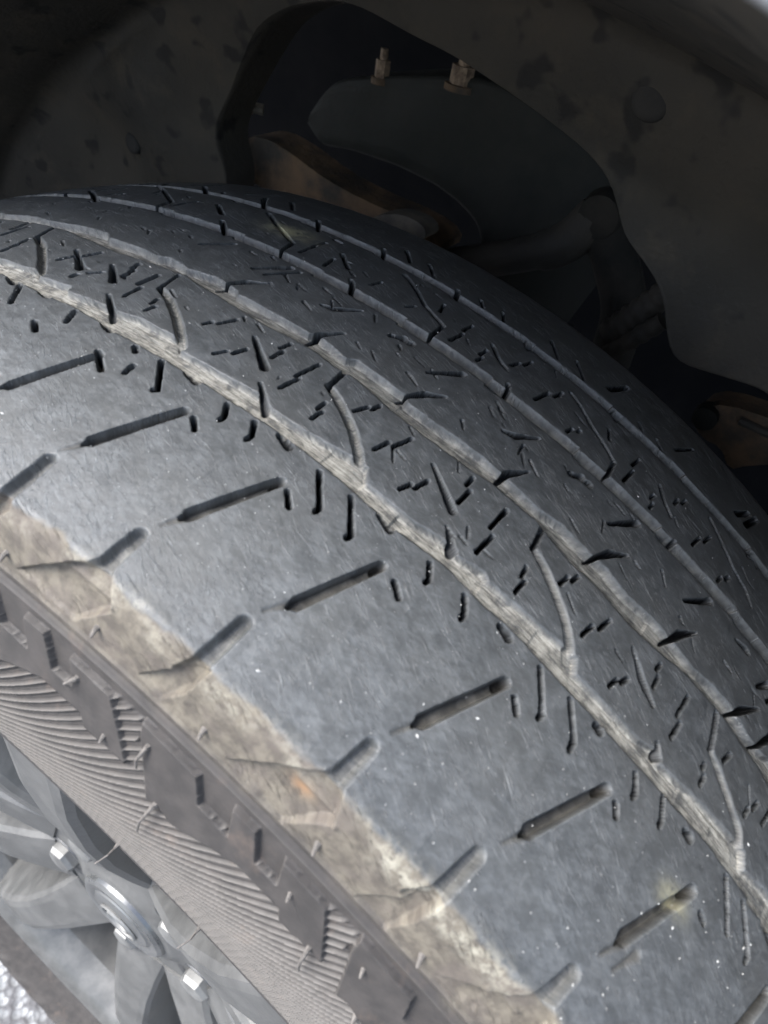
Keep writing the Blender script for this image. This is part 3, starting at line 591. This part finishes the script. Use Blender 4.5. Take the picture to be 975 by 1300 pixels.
# ------------------------------------------------------------------ wheel
wheel = empty('alloy_wheel', (0, -.23 * SP, -.23 * CP), 'silver grey alloy wheel with bright lug nuts inside the tyre', 'wheel')
def WT(bm, deg=0.0):
    return bm
rim = lathe_bm([(-.106, .2385), (-.1085, .2405), (-.1100, .2375), (-.1085, .2320), (-.1020, .2250), (-.0850, .2190), (-.085, .224), (-.1000, .2310)], 96, closed=True)
link('rim_flange', bm_mesh('rim_flange', rim, M_ALLOY), wheel)
bar = lathe_bm([(-.0850, .2188), (-.0500, .2130), (.0600, .2100), (.0950, .2240), (.1010, .2360), (.1040, .2390), (.1000, .2390), (.0900, .2280), (.055, .214), (-.05, .217), (-.085, .2238)], 96, closed=True)
link('rim_barrel', bm_mesh('rim_barrel', bar, M_BARREL), wheel)
hub = lathe_bm([(-.0855, .0), (-.0855, .034), (-.0845, .0365), (-.0825, .040), (-.0810, .0465), (-.0810, .070), (-.0790, .0755), (-.0725, .079), (-.0450, .081), (-.0450, .0)], 64)
link('hub', bm_mesh('hub', hub, M_ALLOY), wheel)
cap = lathe_bm([(-.0850, .0), (-.0895, .0), (-.0900, .012), (-.0893, .0205), (-.0877, .0222), (-.0889, .0240), (-.0891, .0285), (-.0875, .0305), (-.0850, .0310)], 56)
capo = link('centre_cap', bm_mesh('centre_cap', cap, M_CAP), wheel)
em = bmesh.new()                                    # worn emblem ring on the cap
for k in range(2):
    pts = [(-.0905, .013 * math.sin(a) * (1 if k else .62), .0085 * math.cos(a) * (1 if k else .55) + (0 if k else .001)) for a in np.linspace(0, 2 * math.pi, 33)]
    tube_bm(pts, .0011, 6, em, cap=False)
eo = link('emblem', bm_mesh('emblem', em, M_CHROME), capo)
def spoke(a0):
    bm = bmesh.new(); secs = []
    for r, w, xf, xb in ((.062, .048, -.0820, -.040), (.080, .042, -.0880, -.044), (.110, .036, -.0965, -.052), (.140, .033, -.1020, -.060), (.175, .034, -.1055, -.066), (.205, .037, -.1050, -.074), (.226, .044, -.1010, -.080)):
        ring = []
        for (t, x) in ((-w * 1.25, xb), (-w * 1.12, xf * .4 + xb * .6), (-w * .92, xf + .0035), (-w * .80, xf + .0004), (-w * .55, xf - .0006), (w * .55, xf - .0006), (w * .80, xf + .0004), (w * .92, xf + .0035), (w * 1.12, xf * .4 + xb * .6), (w * 1.25, xb)):
            ca, sa = math.cos(a0), math.sin(a0)
            ring.append(bm.verts.new((x, r * sa + t * .5 * ca, r * ca - t * .5 * sa)))
        secs.append(ring)
    for a, b in zip(secs[:-1], secs[1:]):
        for k in range(10): bm.faces.new((a[k], a[(k + 1) % 10], b[(k + 1) % 10], b[k]))
    bm.faces.new(secs[0][::-1]); bm.faces.new(secs[-1])
    link('spoke', bm_mesh('spoke', bm, M_ALLOY, sharp=11), wheel)
for k in range(5):
    base = math.radians(72 * k)
    for sgn in (-1, 1): spoke(base + sgn * math.radians(17.5))
    for wid, ang in ((1.0, 0), (1.25, 36)):          # dark painted webs in the pockets
        bs = base + math.radians(ang); pts = [(.075, .012), (.12, .020), (.16, .029), (.20, .038), (.219, .043)]
        pl = [(r * math.sin(bs) + t * wid * math.cos(bs), r * math.cos(bs) - t * wid * math.sin(bs)) for r, t in pts] + [(r * math.sin(bs) - t * wid * math.cos(bs), r * math.cos(bs) + t * wid * math.sin(bs)) for r, t in pts[::-1]]
        if ang: continue
        w_ = plate_bm(pl, -.064, -.056); link('spoke_web', bm_mesh('spoke_web', w_, M_ALLOYD), wheel)
for k in range(5):
    a = math.radians(46 + 72 * k); y, z = .057 * math.sin(a), .057 * math.cos(a)
    pk = lathe_bm([(-.0800, .0175), (-.0818, .0165), (-.0816, .0140), (-.0812, .0120)], 28, centre=(y, z))
    nb = lathe_bm([(-.070, .0108), (-.0845, .0104), (-.0872, .0090), (-.0882, .0055), (-.0885, 0)], 6, centre=(y, z))
    bmesh.ops.bevel(nb, geom=[e for e in nb.edges if e.calc_face_angle(0) > .5], offset=.0008, segments=2, affect='EDGES')
    link('lug_nut', bm_mesh('lug_nut', nb, M_CHROME, sharp=22), wheel)
    link('nut_seat', bm_mesh('nut_seat', pk, M_ALLOYD), wheel)
disc = lathe_bm([(-.040, .0), (-.040, .152), (-.0385, .155), (-.018, .155), (-.018, .0)], 72)
tag(link('brake_disc', bm_mesh('brake_disc', disc, M_DISC)), 'grey iron brake disc behind the wheel spokes', 'brake disc')

# ------------------------------------------------------------------ wheel arch liner
HOLE = [(242,251),(255,263),(256,275),(253,287),(248,307),(239,335),(226,350),(207,363),(191,370),(168,373),(143,377),(111,378),(89,378),(69,377),(54,374),(43,366),(35,359),(21,357),(5,351),(-9,337),(-18,330),(-57,347),(-95,340),(-140,290),(-170,200),(-165,90),(-120,0),(-40,-60),(60,-70),(150,-20),(205,80),(232,190)]
def liner():
    hp = np.array(HOLE, float) / 1000; c = np.array([.060, .200]); n = 300
    # resample the opening
    hp2 = np.vstack([hp, hp[:1]]); d = np.r_[0, np.cumsum(np.linalg.norm(np.diff(hp2, axis=0), axis=1))]
    tq = np.linspace(0, d[-1], n, endpoint=False); H = np.stack([np.interp(tq, d, hp2[:, i]) for i in range(2)], 1)
    for _ in range(3): H = .25 * np.roll(H, 1, 0) + .5 * H + .25 * np.roll(H, -1, 0)
    rows = []; ang = np.arctan2(H[:, 0] - c[0], H[:, 1] - c[1])
    # outer edge: circle of radius .425 about the axle along the same rays
    dy, dz = np.sin(ang), np.cos(ang); b = c[0] * dy + c[1] * dz; t = -b + np.sqrt(b * b - (c @ c) + .425 ** 2)
    O = np.stack([c[0] + t * dy, c[1] + t * dz], 1)
    def row(y, z, x): rows.append(np.stack([np.broadcast_to(x, y.shape), y, z], 1))
    row(H[:, 0], H[:, 1], .1900)
    row(H[:, 0], H[:, 1], .1660)
    for k in np.r_[0.006, .02, np.linspace(.05, 1, 46)]:
        y = H[:, 0] * (1 - k) + O[:, 0] * k; z = H[:, 1] * (1 - k) + O[:, 1] * k
        r = np.hypot(y, z); x = .1640 - .012 * sstep(.38, .425, r) + .0035 * vnoise(y * 14, z * 14, 91) + .0012 * vnoise(y * 45, z * 45, 92)
        # moulded swellings on the left of the opening
        x = x - .010 * np.exp(-(((y - .300) / .028) ** 2 + ((z - .245) / .035) ** 2)) + .006 * np.exp(-(((y - .335) / .03) ** 2 + ((z - .215) / .02) ** 2))
        row(y, z, x)
    base = rows[-1]; th = np.arctan2(base[:, 1], base[:, 2])
    # rounded corner into the roof, then the roof out to the wing lip
    for x, r in ((.1485, .4300), (.1440, .4325), (.1385, .4330), (.1300, .4335), (.1150, .4360), (.0900, .4400), (.0600, .4450), (.0300, .4500), (.0, .4550), (-.0300, .4600), (-.0600, .4650), (-.0850, .4700), (-.0960, .4742)):
        rr = r + .0012 * vnoise(th * 12, x * 30, 93)
        rows.append(np.stack([np.full(n, x), rr * np.sin(th), rr * np.cos(th)], 1))
    P = np.stack(rows, 0); F = grid_faces(len(rows), n, wrap=True)
    # the arch is open towards the ground
    fc = W(P.reshape(-1, 3))[F].mean(1)
    F = F[fc[:, 2] > .22]
    used, inv = np.unique(F.ravel(), return_inverse=True)
    return mesh_np('wheel_arch_liner', W(P.reshape(-1, 3))[used], inv.reshape(-1, 4), M_LINER)
lin = empty('wheel_arch_liner', (.1, 0, .44), 'dusty dark plastic wheel arch liner with a large opening', 'arch liner')
link('liner_shell', liner(), lin)
def pin(y, z, x, r):
    bm = lathe_bm([(x + .004, r * 1.1), (x, r), (x - .0008, r * .92), (x - .0016, r * .7), (x - .0020, r * .35), (x - .0021, 0)], 22, centre=(y, z))
    link('liner_clip', bm_mesh('liner_clip', bm, M_CLIP), lin)
for y, z, r in ((.143, .397, .0085), (.057, .409, .0085), (.309, .228, .006)): pin(y, z, .1545 if z > .3 else .158, r)

# ------------------------------------------------------------------ wing (outer panel) above the arch
def wing():
    rows = []; th = np.linspace(-1.75, 1.75, 140)
    for x, r in ((-.0930, .4760), (-.1000, .4735), (-.1060, .4712), (-.1078, .4709), (-.1087, .47065), (-.1092, .4711), (-.1095, .4730), (-.1090, .4800), (-.1080, .4950), (-.1080, .5200), (-.1060, .5600), (-.1020, .6200), (-.0950, .7000)):
        rows.append(np.stack([np.full(len(th), x), r * np.sin(th), r * np.cos(th)], 1))
    P = np.stack(rows, 0); return mesh_np('wing_panel', W(P.reshape(-1, 3)), grid_faces(len(rows), len(th)), M_PAINT)
tag(link('car_wing', wing()), 'pale painted wing edge peeking in at the top right corner', 'wing')

# ------------------------------------------------------------------ things seen through the opening
def smooth_poly(p, it=2):
    P = np.array(p, float)
    for _ in range(it):
        Q = np.roll(P, -1, 0); P = np.stack([.75 * P + .25 * Q, .25 * P + .75 * Q], 1).reshape(-1, 2)
    return [tuple(q) for q in P]
tower = empty('spring_tower', (.25, .15, .26), 'dark grey rounded steel tower bracket with an arched cut-out', 'bracket')
def tower_shell():
    ty, tz = [.043, .056, .083, .110, .133, .159, .190, .216, .234, .243, .2485], [.312, .340, .351, .355, .356, .350, .333, .317, .305, .296, .276]
    by, bz = [.043, .095, .106, .113, .122, .137, .153, .180, .213, .235, .2485], [.225, .232, .256, .274, .283, .2875, .2885, .284, .273, .262, .268]
    ys = np.linspace(.043, .2485, 70); top = np.interp(ys, ty, tz); bot = np.interp(ys, by, bz)
    for _ in range(2): top[1:-1] = (top[:-2] + 2 * top[1:-1] + top[2:]) / 4; bot[1:-1] = (bot[:-2] + 2 * bot[1:-1] + bot[2:]) / 4
    base = .236 + 2.6 * np.clip(.185 - ys, 0, 1) ** 2 + 3.0 * np.clip(ys - .215, 0, 1) ** 2; rows = []
    for dx, k in ((.055, 0), (.006, 0), (.0018, .012), (0, .05), (0, .2), (-.0006, .4), (-.0008, .6), (0, .8), (0, .95), (.004, 1), (.055, 1)):
        x = base + dx + .0006 * vnoise(ys * 60, k * 6, 33); rows.append(np.stack([x, ys, top * (1 - k) + bot * k], 1))
    P = np.stack(rows, 0); return mesh_np('tower_shell', W(P.reshape(-1, 3)), grid_faces(len(rows), len(ys)), M_STEEL)
link('tower_shell', tower_shell(), tower)
for (y, z), (y2, z2), r in (((.2125, .3215), (.2165, .3335), .0044), ((.1665, .3450), (.1700, .3570), .0064)):
    d = Vector((0, y2 - y, z2 - z)).normalized(); p = Vector((.2480, y, z)) - d * .004
    p.x = .2395
    nb = tube_bm([p, p + d * .0100], r, 6); link('bolt', bm_mesh('bolt', nb, M_BOLT, bevel=.0009), tower, 'rusty bolt on the bracket edge')
    sb = tube_bm([p + d * .009, p + d * .0155], r * .5, 10); o = link('bolt_stud', bm_mesh('bolt_stud', sb, M_BOLT), tower)
    wb = tube_bm([p - d * .002, p + d * .0012], r * 1.35, 18); link('bolt_washer', bm_mesh('bolt_washer', wb, M_RUST), tower)

bm = plate_bm(smooth_poly([(.268,.246),(.262,.257),(.241,.264),(.192,.266),(.122,.287),(.118,.268),(.204,.244),(.265,.226)], 2), .205, .232)
tag(link('control_arm', bm_mesh('control_arm', bm, M_RUSTL, bevel=.004)), 'rusty brown suspension arm just above the far side of the tyre', 'suspension arm')
bm = plate_bm(smooth_poly([(.155,.281),(.140,.296),(.123,.301),(.117,.295),(.131,.284),(.148,.277)], 2), .172, .186)
tag(link('arm_tab', bm_mesh('arm_tab', bm, M_PALE, bevel=.0025)), 'small grey oval tab end close behind the tread', 'tab')
def smooth_path(p, n=6):
    return [tuple(q) for q in catmull(p, n)]
lb = tube_bm(smooth_path([(.215,.150,.240),(.215,.127,.258),(.215,.103,.278),(.215,.076,.305),(.216,.063,.321),(.219,.058,.341)]), [.0085] * 10 + [.0095] * 10 + [.011] * 11, 16)
st = empty('stabiliser_link', (.215, .1, .28), 'grey bent link bar crossing the opening behind the tyre', 'link bar')
link('bar', bm_mesh('bar', lb, M_ARM), st)
jb = lathe_bm([(.208, 0), (.208, .006), (.210, .0105), (.222, .0125), (.228, .011), (.228, 0)], 28, centre=(.056, .343)); link('ball_joint', bm_mesh('ball_joint', jb, M_SOOT), st)
kb = tube_bm(smooth_path([(.222,.054,.338),(.224,.036,.326),(.224,.016,.308),(.224,.004,.280)]), .012, 14)
tag(link('knuckle_arm', bm_mesh('knuckle_arm', kb, M_SOOT)), 'dark steel arm running down from the bent link', 'suspension arm')
for a, b, r, lab_ in (((.196,.014,.306), (.196,.004,.343), .0068, 'short ribbed grey hose nearest the opening edge, upper of two'), ((.190,.010,.292), (.190,-.003,.332), .0045, 'thin grey hose below the thicker one at the opening edge')):
    A_, B_ = Vector(a), Vector(b); n = 26; pts = [A_.lerp(B_, i / n) for i in range(n + 1)]
    hb = tube_bm(pts, [r * (1.08 if (i // 2) % 2 else .95) for i in range(n + 1)], 14)
    tag(link('rubber_hose', bm_mesh('rubber_hose', hb, M_ARM)), lab_, 'hose')
bk = empty('rusty_bracket', (.19, -.065, .30), 'brown rusty bracket in the dark at the right edge', 'bracket')
bm = plate_bm(smooth_poly([(-.047,.305),(-.047,.317),(-.061,.326),(-.092,.336),(-.098,.322),(-.082,.305),(-.078,.296),(-.067,.303),(-.056,.300)], 1), .186, .204)
link('bracket_plate', bm_mesh('bracket_plate', bm, M_RUST, bevel=.003), bk)
bb = tube_bm([(.190, -.050, .311), (.181, -.050, .311)], .006, 16); link('bush', bm_mesh('bush', bb, M_STEEL), bk)
rb = tube_bm([(.184, -.062, .3205), (.184, -.098, .3300)], .0022, 8); link('pressed_rib', bm_mesh('pressed_rib', rb, M_ARM), bk)
sb = tube_bm(smooth_path([(.190,.259,.226),(.190,.262,.244),(.191,.263,.262),(.193,.259,.276),(.197,.253,.279)]), .0030, 8)
tag(link('stay_rod', bm_mesh('stay_rod', sb, M_PALE)), 'thin upright stay at the left edge of the opening', 'stay')

# the car's inner body side that closes the space behind the opening
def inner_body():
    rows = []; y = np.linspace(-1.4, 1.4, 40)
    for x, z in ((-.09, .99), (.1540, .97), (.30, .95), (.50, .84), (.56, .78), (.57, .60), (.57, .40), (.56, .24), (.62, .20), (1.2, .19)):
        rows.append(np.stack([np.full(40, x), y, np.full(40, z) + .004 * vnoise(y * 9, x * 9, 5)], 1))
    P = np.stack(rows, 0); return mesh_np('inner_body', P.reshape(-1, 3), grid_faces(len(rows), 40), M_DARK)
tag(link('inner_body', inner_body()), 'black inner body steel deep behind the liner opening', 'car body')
